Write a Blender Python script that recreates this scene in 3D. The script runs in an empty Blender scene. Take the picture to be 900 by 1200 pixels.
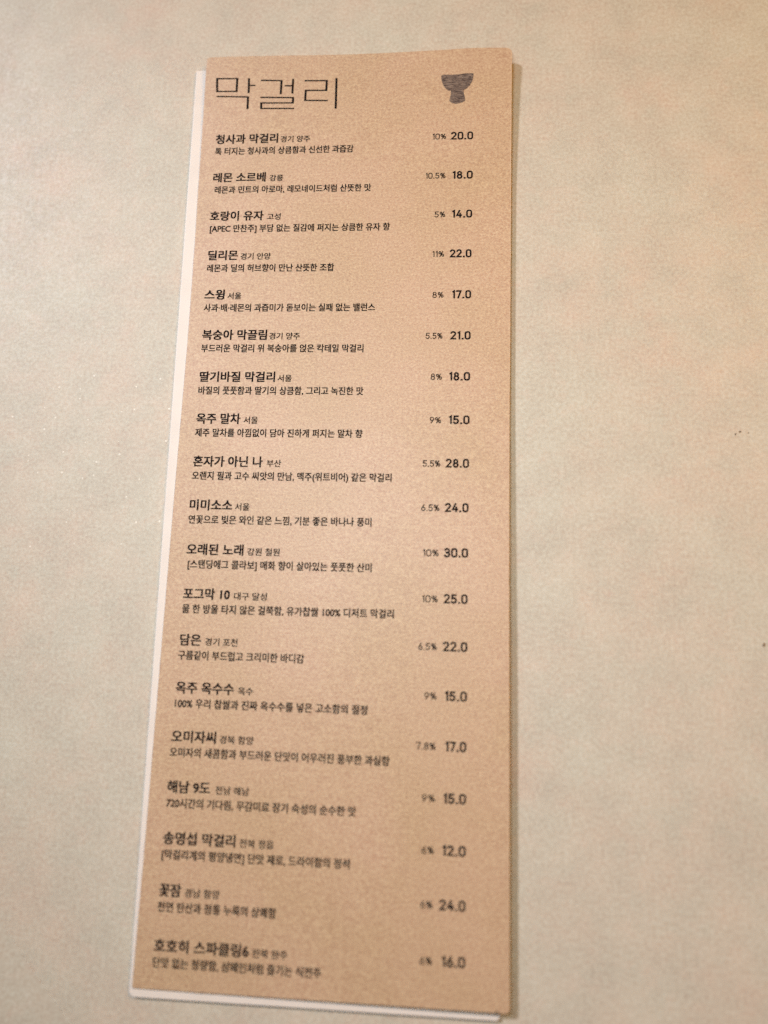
import bpy, math, random
from mathutils import Matrix, Vector, noise

# ------------------------------------------------------------------ camera, world, lamps, exposure
scene = bpy.context.scene
COL = scene.collection
MM = 0.001

cam_data = bpy.data.cameras.new('camera')
cam = bpy.data.objects.new('camera', cam_data)
COL.objects.link(cam)
rot = Matrix(((0.9971664, -0.0172090, 0.0732322),
              (0.0301890, 0.9831990, -0.1800235),
              (-0.0689037, 0.1817242, 0.9809325)))
CAM = Vector((83.789, 94.393, 231.400)) * MM
cam.matrix_world = Matrix.Translation(CAM) @ rot.to_4x4()
cam_data.sensor_fit = 'VERTICAL'
cam_data.sensor_height = 36.0
cam_data.sensor_width = 27.0
cam_data.lens = 27.0
cam_data.clip_start = 0.01
cam_data.clip_end = 20.0
cam_data.dof.use_dof = True
cam_data.dof.aperture_fstop = 3.8
axis = rot @ Vector((0, 0, -1))
cam_data.dof.focus_distance = (Vector((50, 212, 1.5)) * MM - CAM).dot(axis)
scene.camera = cam

world = bpy.data.worlds.new('World')
scene.world = world
world.use_nodes = True
bg = world.node_tree.nodes['Background']
bg.inputs['Color'].default_value = (1.0, 0.90, 0.79, 1)
bg.inputs['Strength'].default_value = 0.012


def area_lamp(name, loc, target, size, power, color):
    l = bpy.data.lights.new(name, 'AREA')
    l.shape = 'DISK'
    l.size = size
    l.energy = power
    l.color = color
    o = bpy.data.objects.new(name, l)
    COL.objects.link(o)
    o.location = loc
    o.rotation_euler = (Vector(target) - Vector(loc)).to_track_quat('-Z', 'Y').to_euler()
    return o


# a shaded lamp up to the left: the card's shadow falls to the lower right
key = bpy.data.lights.new('key_lamp', 'SPOT')
key.energy = 480.0
key.color = (0.826, 0.869, 1.000)
key.shadow_soft_size = 0.23
key.spot_size = math.radians(13.2)
key.spot_blend = 1.0
key_ob = bpy.data.objects.new('key_lamp', key)
COL.objects.link(key_ob)
key_ob.location = (-1.975, 1.83, 2.05)
key_ob.rotation_euler = (Vector((0.085, 0.112, 0)) - key_ob.location).to_track_quat('-Z', 'Y').to_euler()
# a frosted ceiling lamp over the table, seen as a soft sheen in the middle of the card
area_lamp('ceiling_lamp', (0.015, 0.190, 0.335), (0.035, 0.160, 0.0), 0.14, 0.63, (0.800, 0.932, 1.000))
# a warmer wide lamp farther off to the right
area_lamp('side_lamp', (0.60, 0.55, 0.60), (0.10, 0.18, 0.0), 0.45, 3.60, (1.000, 0.559, 0.121))

scene.view_settings.view_transform = 'Standard'
scene.view_settings.look = 'None'
scene.view_settings.exposure = 0.0
scene.view_settings.gamma = 1.0
scene.render.engine = 'CYCLES'
scene.cycles.use_denoising = False
scene.cycles.max_bounces = 5


# ------------------------------------------------------------------ materials
def lin(r, g, b):
    f = lambda c: c / 12.92 if c <= 0.04045 else ((c + 0.055) / 1.055) ** 2.4
    return (f(r / 255), f(g / 255), f(b / 255), 1.0)


class Mat:
    def __init__(self, name, rough=0.7, spec=0.4):
        self.m = bpy.data.materials.new(name)
        self.m.use_nodes = True
        self.t = self.m.node_tree
        self.p = self.t.nodes['Principled BSDF']
        self.p.inputs['Roughness'].default_value = rough
        self.p.inputs['Specular IOR Level'].default_value = spec
        tc = self.t.nodes.new('ShaderNodeTexCoord')
        mp = self.t.nodes.new('ShaderNodeMapping')
        mp.inputs['Scale'].default_value = (1000, 1000, 1000)      # work in millimetres
        self.t.links.new(tc.outputs['Object'], mp.inputs['Vector'])
        self.v = mp.outputs['Vector']

    def link(self, a, b):
        self.t.links.new(a, b)

    def vec(self, scale=(1, 1, 1), rz=0.0, loc=(0, 0, 0)):
        mp = self.t.nodes.new('ShaderNodeMapping')
        mp.inputs['Scale'].default_value = scale
        mp.inputs['Rotation'].default_value = (0, 0, rz)
        mp.inputs['Location'].default_value = loc
        self.link(self.v, mp.inputs['Vector'])
        return mp.outputs['Vector']

    def noise(self, scale, detail=2.0, rough=0.5, vec=None, dist=0.0):
        n = self.t.nodes.new('ShaderNodeTexNoise')
        n.inputs['Scale'].default_value = scale
        n.inputs['Detail'].default_value = detail
        n.inputs['Roughness'].default_value = rough
        n.inputs['Distortion'].default_value = dist
        self.link(vec or self.v, n.inputs['Vector'])
        return n.outputs['Fac']

    def ramp(self, fac, a, b, ca=(0, 0, 0, 1), cb=(1, 1, 1, 1)):
        r = self.t.nodes.new('ShaderNodeValToRGB')
        r.color_ramp.elements[0].position = a
        r.color_ramp.elements[1].position = b
        r.color_ramp.elements[0].color = ca
        r.color_ramp.elements[1].color = cb
        self.link(fac, r.inputs['Fac'])
        return r.outputs['Color']

    def math(self, op, a, b=0.0):
        n = self.t.nodes.new('ShaderNodeMath')
        n.operation = op
        for i, x in enumerate((a, b)):
            if isinstance(x, (int, float)):
                n.inputs[i].default_value = x
            else:
                self.link(x, n.inputs[i])
        return n.outputs[0]

    def mix(self, fac, a, b, mode='MIX'):
        n = self.t.nodes.new('ShaderNodeMix')
        n.data_type = 'RGBA'
        n.blend_type = mode
        for i, x in ((0, fac), (6, a), (7, b)):
            if isinstance(x, (int, float, tuple)):
                n.inputs[i].default_value = x
            else:
                self.link(x, n.inputs[i])
        return n.outputs[2]

    def bump(self, h, strength, dist):
        b = self.t.nodes.new('ShaderNodeBump')
        b.inputs['Strength'].default_value = strength
        b.inputs['Distance'].default_value = dist * MM
        self.link(h, b.inputs['Height'])
        self.link(b.outputs['Normal'], self.p.inputs['Normal'])

    def color(self, c):
        if isinstance(c, tuple):
            self.p.inputs['Base Color'].default_value = c
        else:
            self.link(c, self.p.inputs['Base Color'])


def table_material():
    m = Mat('mottled_beige_laminate', 0.50, 0.45)
    c = m.mix(m.ramp(m.noise(0.022, 4, 0.55), 0.36, 0.64), lin(206, 196, 178), lin(211, 190, 170))
    c = m.mix(m.ramp(m.noise(0.075, 4, 0.6, m.vec(loc=(40, 9, 0))), 0.34, 0.68), c, lin(200, 189, 171))
    c = m.mix(m.ramp(m.noise(0.19, 3, 0.6, m.vec(loc=(7, 90, 0))), 0.52, 0.75, (0, 0, 0, 1), (.35, .35, .35, 1)), c, lin(217, 192, 173))
    cl = m.noise(0.055, 5, 0.62, m.vec(loc=(11, 3, 0)), 0.4)
    c = m.mix(1.0, c, m.ramp(cl, 0.30, 0.70, (.475, .472, .468, 1), (.525, .525, .522, 1)), 'OVERLAY')
    g = m.noise(0.9, 5, 0.82)
    c = m.mix(1.0, c, m.ramp(g, 0.28, 0.74, (.36, .35, .335, 1), (.64, .635, .63, 1)), 'OVERLAY')
    fl = m.noise(1.3, 3, 0.6, m.vec((1.0, 1.9, 1), -0.5, (4, 4, 0)))
    c = m.mix(m.ramp(fl, 0.66, 0.76, (0, 0, 0, 1), (.22, .22, .22, 1)), c, lin(150, 132, 112))
    # lamp glints painted into the colour as sparse pale specks in one patch
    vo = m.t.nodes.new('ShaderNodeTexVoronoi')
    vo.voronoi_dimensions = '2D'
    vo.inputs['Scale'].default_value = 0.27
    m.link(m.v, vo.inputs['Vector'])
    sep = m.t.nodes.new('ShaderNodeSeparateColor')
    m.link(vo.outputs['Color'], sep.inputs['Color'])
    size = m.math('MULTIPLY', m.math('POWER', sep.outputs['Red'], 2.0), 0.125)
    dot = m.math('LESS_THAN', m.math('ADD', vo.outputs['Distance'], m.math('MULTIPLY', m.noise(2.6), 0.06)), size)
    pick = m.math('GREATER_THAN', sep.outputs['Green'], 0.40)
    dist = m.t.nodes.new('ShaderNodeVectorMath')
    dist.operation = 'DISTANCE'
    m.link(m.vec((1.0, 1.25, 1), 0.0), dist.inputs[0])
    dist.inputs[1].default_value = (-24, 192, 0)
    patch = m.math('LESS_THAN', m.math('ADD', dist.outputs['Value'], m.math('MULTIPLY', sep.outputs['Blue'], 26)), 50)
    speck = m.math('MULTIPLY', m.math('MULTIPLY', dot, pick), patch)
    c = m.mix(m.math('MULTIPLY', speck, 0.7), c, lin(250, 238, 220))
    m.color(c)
    rr = m.ramp(m.noise(0.5, 4, 0.6), 0.3, 0.7, (.44, .44, .44, 1), (.60, .60, .60, 1))
    m.link(rr, m.p.inputs['Roughness'])
    h = m.math('ADD', m.noise(0.9, 4, 0.65), m.math('MULTIPLY', m.noise(0.12, 3), 3.0))
    m.bump(h, 0.35, 0.10)
    return m.m


def kraft_color(m):
    c = m.mix(m.ramp(m.noise(0.035, 3, 0.5), 0.35, 0.65), lin(199, 164, 128), lin(205, 168, 136))
    f1 = m.noise(1.25, 4, 0.84, m.vec((1.0, 1.35, 1)))
    c = m.mix(1.0, c, m.ramp(f1, 0.28, 0.72, (.27, .255, .24, 1), (.74, .74, .73, 1)), 'OVERLAY')
    # dark and pale pulp fibres, and the faint laid lines of the sheet
    f2 = m.noise(1.1, 2, 0.6, m.vec((0.8, 3.2, 1), 0.6), 0.5)
    c = m.mix(m.ramp(f2, 0.64, 0.74, (0, 0, 0, 1), (.36, .36, .36, 1)), c, lin(140, 98, 66))
    f3 = m.noise(1.2, 2, 0.6, m.vec((3.0, 0.9, 1), 0.35, (30, 0, 0)), 0.5)
    c = m.mix(m.ramp(f3, 0.62, 0.74, (0, 0, 0, 1), (.40, .40, .40, 1)), c, lin(236, 204, 172))
    f4 = m.noise(1.0, 2, 0.6, m.vec((0.10, 2.1, 1), 0.02))
    c = m.mix(m.ramp(f4, 0.40, 0.62, (.0, .0, .0, 1), (.12, .12, .12, 1)), c, lin(176, 132, 98))
    return c, f1, f4


def kraft_material():
    m = Mat('brown_kraft_paper', 0.47, 0.72)
    c, f1, f4 = kraft_color(m)
    m.color(c)
    m.bump(m.math('ADD', f1, m.math('MULTIPLY', f4, 0.5)), 0.35, 0.10)
    return m.m


def kraft_edge_material():
    m = Mat('worn_pale_kraft_edge', 0.85, 0.2)
    m.color(m.mix(m.noise(0.8, 3), lin(205, 166, 132), lin(234, 205, 176)))
    return m.m


def ink_material(name, dark, pale, lo, hi):
    """toner on rough paper: tiny fibres show through the print"""
    m = Mat(name, 0.80, 0.10)
    f = m.noise(3.4, 3, 0.7)
    m.color(m.mix(m.ramp(f, lo, hi), dark, pale))
    return m.m


def drawing_material():
    m = Mat('hatched_brown_ink', 0.7, 0.25)
    h = m.noise(1.0, 3, 0.6, m.vec((0.5, 5.6, 1), -0.04), 0.9)
    c = m.mix(m.ramp(h, 0.42, 0.58), lin(66, 50, 45), lin(158, 134, 116))
    b = m.noise(0.55, 2, 0.5, m.vec(loc=(3, 8, 0)))
    m.color(m.mix(m.ramp(b, 0.35, 0.62, (.0, .0, .0, 1), (.35, .35, .35, 1)), c, lin(66, 46, 40)))
    return m.m


def white_material():
    m = Mat('cream_white_board', 0.55, 0.4)
    c = m.mix(m.ramp(m.noise(0.12, 3), 0.3, 0.7), lin(232, 216, 202), lin(237, 221, 207))
    c = m.mix(0.25, c, m.ramp(m.noise(2.0, 3, 0.7), 0.2, 0.8, (.40, .40, .39, 1), (.6, .6, .6, 1)), 'OVERLAY')
    m.color(c)
    m.bump(m.noise(1.5, 3), 0.2, 0.05)
    return m.m


M_TABLE = table_material()
M_KRAFT = kraft_material()
M_EDGE = kraft_edge_material()
M_BOLD = ink_material('black_toner_bold', lin(20, 12, 14), lin(80, 56, 44), 0.58, 0.86)
M_HEAD = ink_material('black_toner_heading', lin(18, 10, 10), lin(90, 62, 46), 0.62, 0.84)
M_THIN = ink_material('black_toner_thin', lin(18, 10, 9), lin(76, 52, 40), 0.56, 0.88)
M_DRAW = drawing_material()
M_WHITE = white_material()
M_STAIN = ink_material('dried_brown_speck', lin(84, 62, 46), lin(176, 150, 120), 0.40, 0.62)


# ------------------------------------------------------------------ helpers
def mesh_obj(name, verts, faces, mats, parent=None, smooth=False, midx=None):
    me = bpy.data.meshes.new(name)
    me.from_pydata([tuple(c * MM for c in v) for v in verts], [], faces)
    for m in (mats if isinstance(mats, (list, tuple)) else [mats]):
        me.materials.append(m)
    if midx:
        me.polygons.foreach_set('material_index', midx)
    if smooth:
        me.polygons.foreach_set('use_smooth', [True] * len(me.polygons))
    me.update()
    o = bpy.data.objects.new(name, me)
    COL.objects.link(o)
    if parent:
        o.parent = parent
    return o


def spline(xs, zs, x):
    """monotone-ish smooth interpolation through the points"""
    if x <= xs[0]:
        return zs[0]
    if x >= xs[-1]:
        return zs[-1]
    n = len(xs)
    for i in range(n - 1):
        if x <= xs[i + 1]:
            break
    d = [(zs[k + 1] - zs[k]) / (xs[k + 1] - xs[k]) for k in range(n - 1)]
    def tan(k):
        if k == 0: return d[0]
        if k == n - 1: return d[-1]
        return 0.0 if d[k - 1] * d[k] <= 0 else 2 * d[k - 1] * d[k] / (d[k - 1] + d[k])
    h = xs[i + 1] - xs[i]
    t = (x - xs[i]) / h
    return ((2 * t**3 - 3 * t**2 + 1) * zs[i] + (t**3 - 2 * t**2 + t) * h * tan(i)
            + (-2 * t**3 + 3 * t**2) * zs[i + 1] + (t**3 - t**2) * h * tan(i + 1))


RS = [0, .05, .28, .46, .66, .82, .90, .95, 1.0]
RZ = [2.55, 2.60, 2.65, 2.20, 1.75, 1.85, 2.50, 3.10, 4.00]
LS = [0, .84, .91, .96, 1.0]
LZ = [1.30, 1.30, 1.75, 2.40, 3.20]


def surf(x, y):
    """height of the kraft sheet: it lies on the board at the left and lifts at the right and the top"""
    s = min(max(y / 297.0, 0), 1)
    q = min(max(x / 105.0, 0), 1)
    return spline(LS, LZ, s) * (1 - q) + spline(RS, RZ, s) * q


# ------------------------------------------------------------------ table
def build_table():
    # gently uneven top sheet with a front-to-back thickness
    verts, faces = [], []
    x0, x1, y0, y1 = -420.0, 520.0, -300.0, 620.0
    n = 48
    for j in range(n + 1):
        for i in range(n + 1):
            x = x0 + (x1 - x0) * i / n
            y = y0 + (y1 - y0) * j / n
            verts.append((x, y, 0.0))
    for j in range(n):
        for i in range(n):
            a = j * (n + 1) + i
            faces.append((a, a + 1, a + n + 2, a + n + 1))
    b = len(verts)
    verts += [(x0, y0, -25), (x1, y0, -25), (x1, y1, -25), (x0, y1, -25)]
    ring = [i for i in range(n + 1)]
    faces.append(tuple([b, b + 1] + ring[::-1]))
    faces.append(tuple([b + 1, b + 2] + [k * (n + 1) + n for k in range(n, -1, -1)]))
    faces.append(tuple([b + 2, b + 3] + [n * (n + 1) + k for k in range(0, n + 1)]))
    faces.append(tuple([b + 3, b] + [k * (n + 1) for k in range(0, n + 1)]))
    faces.append((b + 3, b + 2, b + 1, b))
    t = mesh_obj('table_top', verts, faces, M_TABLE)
    t['kind'] = 'structure'
    t['label'] = 'mottled beige table top under the menu card'
    return t


table = build_table()


def speck(x, y, r, seed, squash=1.0, ang=0.0):
    rnd = random.Random(seed)
    n = 9
    vs = [(x, y, 0.10)]
    for k in range(n):
        a = 2 * math.pi * k / n
        rr = r * rnd.uniform(0.55, 1.15)
        u, v = rr * math.cos(a), rr * squash * math.sin(a)
        vs.append((x + u * math.cos(ang) - v * math.sin(ang), y + u * math.sin(ang) + v * math.cos(ang), 0.012))
    fs = [(0, 1 + k, 1 + (k + 1) % n) for k in range(n)]
    return mesh_obj('dried_speck', vs, fs, M_STAIN, table)


for a in ((172.6, 162.7, .36, 1), (173.9, 163.5, .40, 2), (176.4, 163.1, .22, 5),
          (177.3, 99.9, .50, 6, 1.5), (139.6, 135.2, .30, 7, .4)):
    speck(*a)


# ------------------------------------------------------------------ white board under the kraft sheet
def build_white():
    BL, BR, TR, TL = Vector((-0.88, -2.62)), Vector((102.3, -2.72)), Vector((100.2, 292.0)), Vector((-3.88, 292.2))

    def outline(inset, z):
        pts = []
        c = [BL, BR, TR, TL]
        rad = [1.9, 1.3, 1.0, 0.35]
        for i in range(4):
            p, a, b = c[i], c[i - 1], c[(i + 1) % 4]
            da, db = (a - p).normalized(), (b - p).normalized()
            p2 = p + (da + db) * inset
            r = max(rad[i] - inset, 0.1)
            for k in range(9):
                t = k / 8
                q = (p2 + da * r) * (1 - t) ** 2 + p2 * 2 * t * (1 - t) + (p2 + db * r) * t ** 2
                pts.append((q.x, q.y, z))
        return pts
    prof = [(0.12, 0.02), (0.0, 0.16), (0.0, 0.62), (0.07, 0.84), (0.22, 0.96), (0.42, 1.0)]
    verts, faces = [], []
    n = 36
    for ins, z in prof:
        verts += outline(ins, z)
    for l in range(len(prof) - 1):
        for k in range(n):
            k2 = (k + 1) % n
            faces.append((l * n + k, l * n + k2, (l + 1) * n + k2, (l + 1) * n + k))
    faces.append(tuple((len(prof) - 1) * n + k for k in range(n)))
    faces.append(tuple(range(n))[::-1])
    o = mesh_obj('backing_board', verts, faces, M_WHITE, smooth=False)
    for i, p in enumerate(o.data.polygons):
        p.use_smooth = i < (len(prof) - 1) * n
    o['label'] = 'cream white board showing as a thin strip beside and below the brown menu'
    o['category'] = 'board'
    return o


build_white()


# ------------------------------------------------------------------ kraft menu sheet
menu = bpy.data.objects.new('menu_card', None)
COL.objects.link(menu)
menu.empty_display_size = 0.02
menu['label'] = 'tall brown kraft paper drinks menu printed in Korean with prices and a bowl drawing'
menu['category'] = 'menu'


def build_sheet():
    W, H, TH = 105.1, 295.35, 0.20
    EL, EX = [0, 35, 83, 146, 192, 222, 253, 290, 296], [0, .30, .50, .72, .95, .75, .30, .22, .42]     # hand-cut long edges
    ER, EW = [0, 60, 111, 164, 192, 242, 279, 296], [.45, .53, .60, .50, .30, .10, 0, 0]
    ys = [0, .12, .3, .55, .9, 1.4, 2]
    y = 4.0
    while y < 293:
        ys.append(y); y += 2.0
    ys += [293.2, 293.8, 294.3, 294.7, 295.0, 295.2, H]
    xs = [0, .22] + [2 + i * (W - 4) / 50 for i in range(51)] + [W - .28, W]
    nx, ny = len(xs), len(ys)

    def inset(d, r):
        return r - math.sqrt(max(r * r - (r - d) ** 2, 0)) if d < r else 0.0
    top = []
    for y in ys:
        l = inset(y, 0.5) + inset(H - y, 0.9) + spline(EL, EX, y)
        rr = inset(y, 1.1) + inset(H - y, 2.0) + spline(ER, EW, y)
        l += 0.07 * noise.noise(Vector((0, y * 0.23, 0))) + 0.03 * noise.noise(Vector((5, y * 1.7, 0)))
        rr += 0.07 * noise.noise(Vector((9, y * 0.21, 0))) + 0.03 * noise.noise(Vector((7, y * 1.9, 0)))
        for x in xs:
            xx = l + (W - l - rr) * x / W
            yy = y
            e = 0.10 * noise.noise(Vector((x * 0.3, 3, 0))) + 0.05 * noise.noise(Vector((x * 1.9, 8, 0)))
            if y < 0.5: yy = y + e
            if y > H - 0.6: yy = y + e
            # the middle of the top edge sags a little towards the left, as the sheet curls
            if y > H - 12:
                f = (y - (H - 12)) / 12
                yy += f * (0.35 * math.exp(-((x - 94) / 9) ** 2) - 0.55 * math.exp(-((x - 52) / 24) ** 2))
            top.append((xx, yy, surf(xx, yy)))
    N = len(top)
    verts = top + [(a, b, c - TH) for a, b, c in top]
    faces, mi = [], []
    for j in range(ny - 1):
        for i in range(nx - 1):
            a = j * nx + i
            faces.append((a, a + 1, a + nx + 1, a + nx)); mi.append(1 if i == nx - 2 else 0)
            faces.append((N + a, N + a + nx, N + a + nx + 1, N + a + 1)); mi.append(0)
    for i in range(nx - 1):
        faces.append((i, N + i, N + i + 1, i + 1)); mi.append(1)
        a = (ny - 1) * nx + i
        faces.append((a, a + 1, N + a + 1, N + a)); mi.append(1)
    for j in range(ny - 1):
        a = j * nx
        faces.append((a, a + nx, N + a + nx, N + a)); mi.append(1)
        a = j * nx + nx - 1
        faces.append((a, N + a, N + a + nx, a + nx)); mi.append(1)
    return mesh_obj('paper_sheet', verts, faces, [M_KRAFT, M_EDGE], menu, False, mi)


sheet = build_sheet()
for p in sheet.data.polygons:
    p.use_smooth = abs(p.normal.z) > 0.7

PRINT_LIFT = 0.035

MENU = [
    (["청사과 막걸리", "경기 양주", "톡 터지는 청사과의 상큼함과 신선한 과즙감", "10%", "20.0"], [5.25, 26.84, 27.72, 37.79, 5.3, 52.7, 78.97, 83.59, 85.12, 92.46, 264.62, 260.14, 263.9]),
    (["레몬 소르베", "강릉", "레몬과 민트의 아로마, 레모네이드처럼 산뜻한 맛", "10.5%", "18.0"], [5.28, 23.34, 24.65, 29.3, 6.1, 59.06, 76.95, 83.59, 85.78, 92.5, 250.39, 245.82, 249.8]),
    (["호랑이 유자", "고성", "[APEC 만찬주] 부담 없는 질감에 퍼지는 상큼한 유자 향", "5%", "14.0"], [5.18, 23.44, 24.59, 29.2, 5.51, 65.71, 80.19, 83.7, 85.84, 92.41, 236.21, 231.61, 235.84]),
    (["딜리몬", "경기 안양", "레몬과 딜의 허브향이 만난 산뜻한 조합", "11%", "22.0"], [5.63, 15.7, 16.56, 26.67, 5.54, 47.9, 79.73, 83.59, 85.35, 92.35, 221.98, 217.38, 221.84]),
    (["스윙", "서울", "사과·배·레몬의 과즙미가 돋보이는 실패 없는 밸런스", "8%", "17.0"], [5.42, 12.18, 13.15, 17.75, 5.5, 61.76, 80.0, 83.63, 86.24, 92.36, 208.03, 203.42, 207.68]),
    (["복숭아 막끌림", "경기 양주", "부드러운 막걸리 위 복숭아를 얹은 칵테일 막걸리", "5.5%", "21.0"], [5.69, 27.05, 27.78, 37.8, 5.69, 58.48, 78.15, 83.5, 85.93, 92.36, 194.06, 189.45, 193.76]),
    (["딸기바질 막걸리", "서울", "바질의 풋풋함과 딸기의 상큼함, 그리고 녹진한 맛", "8%", "18.0"], [5.91, 30.51, 31.33, 35.88, 5.84, 58.97, 79.98, 83.57, 85.7, 92.3, 179.79, 175.18, 180.12]),
    (["옥주 말차", "서울", "제주 말차를 아낌없이 담아 진하게 퍼지는 말차 향", "9%", "15.0"], [5.85, 20.21, 21.2, 25.83, 5.81, 59.2, 79.94, 83.54, 85.81, 92.28, 165.81, 161.2, 165.94]),
    (["혼자가 아닌 나", "부산", "오렌지 필과 고수 씨앗의 만남, 맥주(위트비어) 같은 막걸리", "5.5%", "28.0"], [5.92, 28.17, 29.42, 34.04, 5.89, 68.67, 78.09, 83.51, 85.15, 92.26, 151.84, 147.24, 152.06]),
    (["미미소소", "서울", "연꽃으로 빚은 와인 같은 느낌, 기분 좋은 바나나 풍미", "6.5%", "24.0"], [5.91, 19.47, 20.3, 24.9, 5.83, 62.94, 77.91, 83.48, 85.14, 92.25, 137.88, 133.28, 138.21]),
    (["오래된 노래", "강원 철원", "[스탠딩에그 콜라보] 매화 향이 살아있는 풋풋한 산미", "10%", "30.0"], [5.99, 23.89, 25.06, 35.13, 6.7, 63.48, 78.67, 83.52, 85.05, 92.24, 123.94, 119.37, 124.41]),
    (["포그막 10", "대구 달성", "물 한 방울 타지 않은 걸쭉함, 유가찹쌀 100% 디저트 막걸리", "10%", "25.0"], [6.02, 20.55, 21.82, 31.97, 6.04, 70.54, 78.74, 83.53, 85.22, 92.23, 110.3, 105.73, 110.65]),
    (["담은", "경기 포천", "구름같이 부드럽고 크리미한 바디감", "6.5%", "22.0"], [6.12, 12.65, 13.91, 23.84, 5.88, 44.26, 77.93, 83.44, 85.19, 92.3, 96.42, 91.87, 96.7]),
    (["옥주 옥수수", "옥수", "100% 우리 찹쌀과 진짜 옥수수를 넣은 고소함의 절정", "9%", "15.0"], [5.94, 23.69, 24.88, 29.51, 6.05, 63.6, 79.98, 83.62, 85.92, 92.32, 82.34, 77.81, 82.58]),
    (["오미자씨", "경북 함양", "오미자의 새콤함과 부드러운 단맛이 어우러진 풍부한 과실향", "7.8%", "17.0"], [5.78, 19.26, 20.31, 30.5, 5.64, 70.46, 77.94, 83.6, 86.26, 92.3, 68.32, 63.81, 68.55]),
    (["해남 9도", "전남 해남", "720시간의 기다림, 무감미료 장기 숙성의 순수한 맛", "9%", "15.0"], [5.67, 18.52, 20.09, 30.07, 5.74, 61.29, 79.84, 83.71, 85.98, 92.39, 54.13, 49.65, 54.37]),
    (["송명섭 막걸리", "전북 정읍", "[막걸리계의 평양냉면] 단맛 제로, 드라이함의 정석", "6%", "12.0"], [5.68, 26.9, 28.15, 38.06, 5.6, 60.03, 80.09, 83.61, 85.87, 92.44, 40.02, 35.56, 40.51]),
    (["꽃잠", "경남 함양", "천연 탄산과 정통 누룩의 상쾌함", "6%", "24.0"], [5.64, 12.12, 13.17, 23.27, 5.54, 39.84, 80.06, 83.51, 85.35, 92.53, 26.01, 21.57, 26.32]),
    (["호호히 스파클링6", "전북 완주", "단맛 없는 청량함, 샴페인처럼 즐기는 식전주", "6%", "16.0"], [5.37, 32.65, 33.57, 43.58, 5.41, 53.19, 80.21, 83.64, 86.18, 92.62, 11.42, 7.02, 12.03]),
]
HEADING =  [[(4.4, 287.37), (11.49, 287.16), (11.49, 282.39), (4.66, 282.59), (4.4, 287.37)], [(15.61, 287.16), (15.76, 281.64)], [(15.74, 284.5), (17.94, 284.44)], [(4.95, 280.73), (15.6, 280.18), (15.64, 275.93)], [(20.18, 286.27), (27.02, 285.88), (26.94, 281.13)], [(31.02, 286.45), (30.96, 281.02)], [(28.17, 284.01), (30.95, 283.87)], [(20.19, 279.92), (31.26, 279.49), (31.28, 277.53), (20.29, 277.83), (20.39, 275.8), (31.43, 275.45)], [(35.31, 285.64), (42.67, 285.42), (42.62, 281.82), (35.57, 282.02), (35.48, 278.36), (42.88, 278.04)], [(45.98, 286.26), (46.08, 274.94)]]
BOWL =  [(81.7, 286.14), (82.31, 286.27), (84.76, 286.2), (86.86, 286.25), (88.26, 286.35), (89.3, 286.55), (91.05, 286.53), (92.32, 286.48), (92.36, 285.63), (92.15, 284.31), (91.78, 283.18), (91.19, 282.15), (90.24, 281.14), (89.17, 280.41), (89.15, 279.65), (89.32, 278.89), (89.63, 277.75), (89.67, 276.99), (89.57, 276.43), (88.4, 275.85), (86.67, 275.56), (85.45, 275.78), (84.74, 276.27), (84.42, 276.72), (84.58, 277.51), (84.74, 278.45), (84.9, 279.58), (84.85, 280.34), (83.98, 280.46), (83.18, 281.15), (82.38, 282.22), (81.87, 283.66), (81.6, 284.72), (81.53, 285.67)]


PENDING = []


def text_mesh(name, body, x0, x1, yc, size, weight, mat):
    c = bpy.data.curves.new(name, 'FONT')
    c.body = body
    c.size = 1.0
    c.resolution_u = 3
    o = bpy.data.objects.new(name, c)
    COL.objects.link(o)
    PENDING.append((o, name, x0, x1, yc, size, weight, mat))


def lay_text():
    """type set in the built-in font, fitted between x0 and x1 and laid on the curved sheet"""
    dg = bpy.context.evaluated_depsgraph_get()
    done = [bpy.data.meshes.new_from_object(p[0].evaluated_get(dg)) for p in PENDING]
    for p in PENDING:
        c = p[0].data
        bpy.data.objects.remove(p[0])
        bpy.data.curves.remove(c)
    for src, (_, name, x0, x1, yc, size, weight, mat) in zip(done, PENDING):
        pts = [(v.co.x, v.co.y) for v in src.vertices]
        polys = [tuple(p.vertices) for p in src.polygons]
        bpy.data.meshes.remove(src)
        lo, hi = min(p[0] for p in pts), max(p[0] for p in pts)
        k = (x1 - x0) / (hi - lo + 2 * weight)
        verts, faces = [], []
        # the letters are printed with a little spread: four passes a hair apart thicken every stroke
        for n, (dx, dy) in enumerate(((-1, -.7), (1, -.7), (-1, .7), (1, .7))):
            b = len(verts)
            for px, py in pts:
                x = x0 + (px - lo + weight * (1 + dx)) * k
                y = yc + (py - 0.375 + weight * dy) * size
                verts.append((x * MM, y * MM, (surf(x, y) + PRINT_LIFT + 0.003 * n) * MM))
            faces += [tuple(i + b for i in f) for f in polys]
        me = bpy.data.meshes.new(name)
        me.from_pydata(verts, [], faces)
        me.materials.append(mat)
        t = bpy.data.objects.new(name, me)
        COL.objects.link(t)
        t.parent = menu


# numerals drawn as strokes on a 0..1 by 0..1.62 cell: squarish, evenly wide, like signage type
def arc(cx, cy, rx, ry, a0, a1, n=7):
    return [(cx + rx * math.cos(math.radians(a0 + (a1 - a0) * k / n)), cy + ry * math.sin(math.radians(a0 + (a1 - a0) * k / n))) for k in range(n + 1)]


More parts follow.
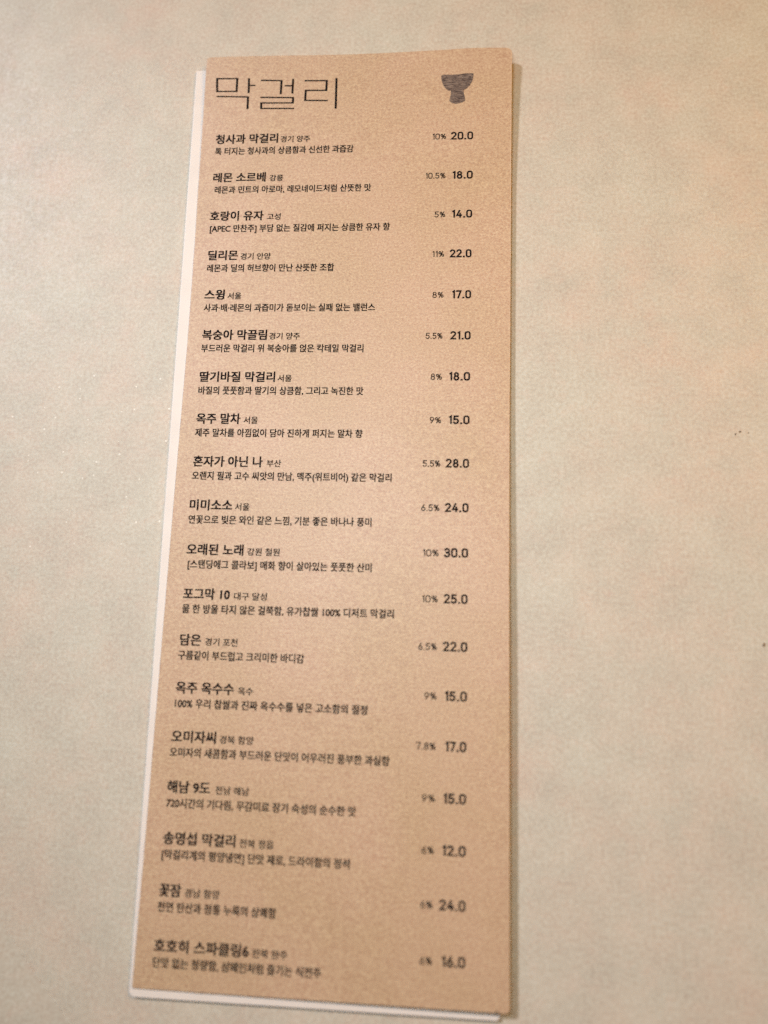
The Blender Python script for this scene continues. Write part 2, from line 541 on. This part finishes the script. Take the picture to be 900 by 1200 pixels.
def numeral_strokes(ch):
    R = 0.40
    if ch == '0':
        return [arc(.6, 1.22, R, R, 0, 90) + arc(.4, 1.22, R, R, 90, 180) + arc(.4, .40, R, R, 180, 270) + arc(.6, .40, R, R, 270, 360) + [(1.0, 1.22)]], 1.0
    if ch == '1':
        return [[(0.06, 1.42), (.36, 1.60), (.36, 0.0)]], 0.40
    if ch == '2':
        return [arc(.42, 1.20, .42, .42, 160, 90) + arc(.52, 1.18, .44, .44, 90, -20) + [(.80, .86), (.02, 0.02), (1.0, 0.02)]], 1.0
    if ch == '3':
        return [arc(.45, 1.22, .42, .40, 155, 90) + arc(.52, 1.20, .42, .42, 90, -90) + [(.34, .84)],
                [(.34, .84)] + arc(.54, .42, .44, .42, 90, -90) + arc(.42, .40, .44, .40, 270, 200)], 1.0
    if ch == '4':
        return [[(.62, 1.62), (.02, .42), (1.04, .42)], [(.78, .86), (.78, 0.0)]], 1.06
    if ch == '5':
        return [[(.92, 1.60), (.14, 1.60), (.08, .88)] + arc(.48, .50, .48, .48, 110, -90) + arc(.40, .42, .42, .42, 270, 205)], 1.0
    if ch == '6':
        return [[(.70, 1.62), (.10, .72)] + arc(.5, .46, .46, .46, 150, 510, 20)], 0.98
    if ch == '7':
        return [[(0, 1.60), (.95, 1.60), (.36, 0.0)]], 0.95
    if ch == '8':
        return [arc(.5, 1.22, .38, .38, 0, 360, 18), arc(.5, .42, .46, .43, 0, 360, 18)], 1.0
    if ch == '9':
        return [[(.30, 0.0), (.90, .90)] + arc(.5, 1.16, .46, .46, -30, 330, 20)], 0.98
    if ch == '.':
        return [[(.02, .02), (.16, .02)]], 0.18
    if ch == '%':
        return [arc(.26, 1.20, .25, .36, 0, 360, 14), arc(1.08, .42, .25, .36, 0, 360, 14), [(1.05, 1.60), (.28, 0.0)]], 1.36
    return [], 0.5


def numerals(name, body, x0, x1, yc, height, width, mat, gap):
    cells, pen = [], 0.0
    for ch in body:
        st, adv = numeral_strokes(ch)
        cells += [[(x + pen, y) for x, y in s] for s in st]
        pen += adv + gap
    pen -= gap
    hw = width / 2
    kx = (x1 - x0 - width) / pen
    ky = (height - width) / 1.62
    verts, faces = [], []
    for n_, s in enumerate(cells):
        P = [Vector((x0 + hw + x * kx, yc + (y - 0.81) * ky)) for x, y in s]
        Q = [P[0]]
        for p in P[1:]:
            if (p - Q[-1]).length > 0.02:
                Q.append(p)
        closed = len(Q) > 6 and (Q[0] - Q[-1]).length < 0.12
        b = len(verts)
        for i, p in enumerate(Q):
            if closed and i == len(Q) - 1:
                p = Q[0]
            pr = Q[i - 1] if i > 0 else (Q[-2] if closed else None)
            nx = Q[i + 1] if i < len(Q) - 1 else (Q[1] if closed else None)
            d1 = (p - pr).normalized() if pr is not None else None
            d2 = (nx - p).normalized() if nx is not None else None
            d = ((d1 or d2) + (d2 or d1)).normalized()
            ref = d2 or d1
            nrm = Vector((-d.y, d.x))
            m = 1.0 / max(0.5, nrm.dot(Vector((-ref.y, ref.x))))
            q = p
            if not closed and pr is None: q = p - d * hw * 0.85
            if not closed and nx is None: q = p + d * hw * 0.85
            for sgn in (1, -1):
                v = q + nrm * hw * m * sgn
                verts.append((v.x, v.y, surf(v.x, v.y) + PRINT_LIFT + 0.004 * (n_ % 3)))
        for i in range(len(Q) - 1):
            faces.append((b + 2 * i, b + 2 * i + 1, b + 2 * i + 3, b + 2 * i + 2))
    mesh_obj(name, verts, faces, mat, menu)


for (name, region, desc, pct, price), r in MENU:
    a0, a1, b0, b1, c0, c1, d0, d1, e0, e1, yt, yd, yp = r
    text_mesh('drink_name', name, a0, a1, yt, 3.75, 0.029, M_BOLD)
    text_mesh('region_name', region, b0, b1, yt - 0.45, 2.55, 0.017, M_THIN)
    text_mesh('description_line', desc, c0, c1, yd, 2.95, 0.024, M_THIN)
    numerals('alcohol_percentage', pct, d0, d1, yp - 0.15, 2.1, 0.29, M_THIN, 0.46)
    numerals('price', price, e0, e1, yp, 2.85, 0.54, M_BOLD, 0.56)
lay_text()


def build_heading():
    """thin square-cut strokes: verticals heavier than horizontals"""
    verts, faces = [], []
    hv, hh = 0.36, 0.235

    def quad(x0, y0, x1, y1, half_is_x):
        n = max(1, int(math.hypot(x1 - x0, y1 - y0) / 1.2))
        for k in range(n + 1):
            t = k / n
            x, y = x0 + (x1 - x0) * t, y0 + (y1 - y0) * t
            for s in (-1, 1):
                xx = x + (s * hv if half_is_x else 0)
                yy = y + (0 if half_is_x else s * hh)
                verts.append((xx, yy, surf(xx, yy) + PRINT_LIFT + (0.012 if half_is_x else 0)))
        b = len(verts) - 2 * (n + 1)
        for k in range(n):
            faces.append((b + 2 * k, b + 2 * k + 1, b + 2 * k + 3, b + 2 * k + 2))
    for line in HEADING:
        for (x0, y0), (x1, y1) in zip(line, line[1:]):
            if abs(x1 - x0) > abs(y1 - y0):
                if x1 < x0: x0, y0, x1, y1 = x1, y1, x0, y0
                quad(x0 - (hv if len(line) > 2 else 0), y0, x1 + (hv if len(line) > 2 else 0), y1, False)
            else:
                if y1 < y0: x0, y0, x1, y1 = x1, y1, x0, y0
                quad(x0, y0 - (hh if len(line) > 2 else 0), x1, y1 + (hh if len(line) > 2 else 0), True)
    return mesh_obj('heading', verts, faces, M_HEAD, menu)


build_heading()


def build_bowl():
    cx, cy = 86.95, 281.6
    verts = [(x, y, surf(x, y) + PRINT_LIFT) for x, y in BOWL]
    o = mesh_obj('bowl_drawing', verts, [tuple(range(len(verts)))], M_DRAW, menu)
    o['label'] = 'hatched brown drawing of a footed bowl'
    return o


build_bowl()

# a dark nick at the lower right end of the sheet
rnd = random.Random(4)
vs = [(101.25 + .55 * math.cos(a * .7) * rnd.uniform(.6, 1.1), 0.32 + .45 * math.sin(a * .7) * rnd.uniform(.6, 1.1)) for a in range(9)]
mesh_obj('nick', [(x, y, surf(x, y) + 0.03) for x, y in vs], [tuple(range(9))], M_STAIN, menu)
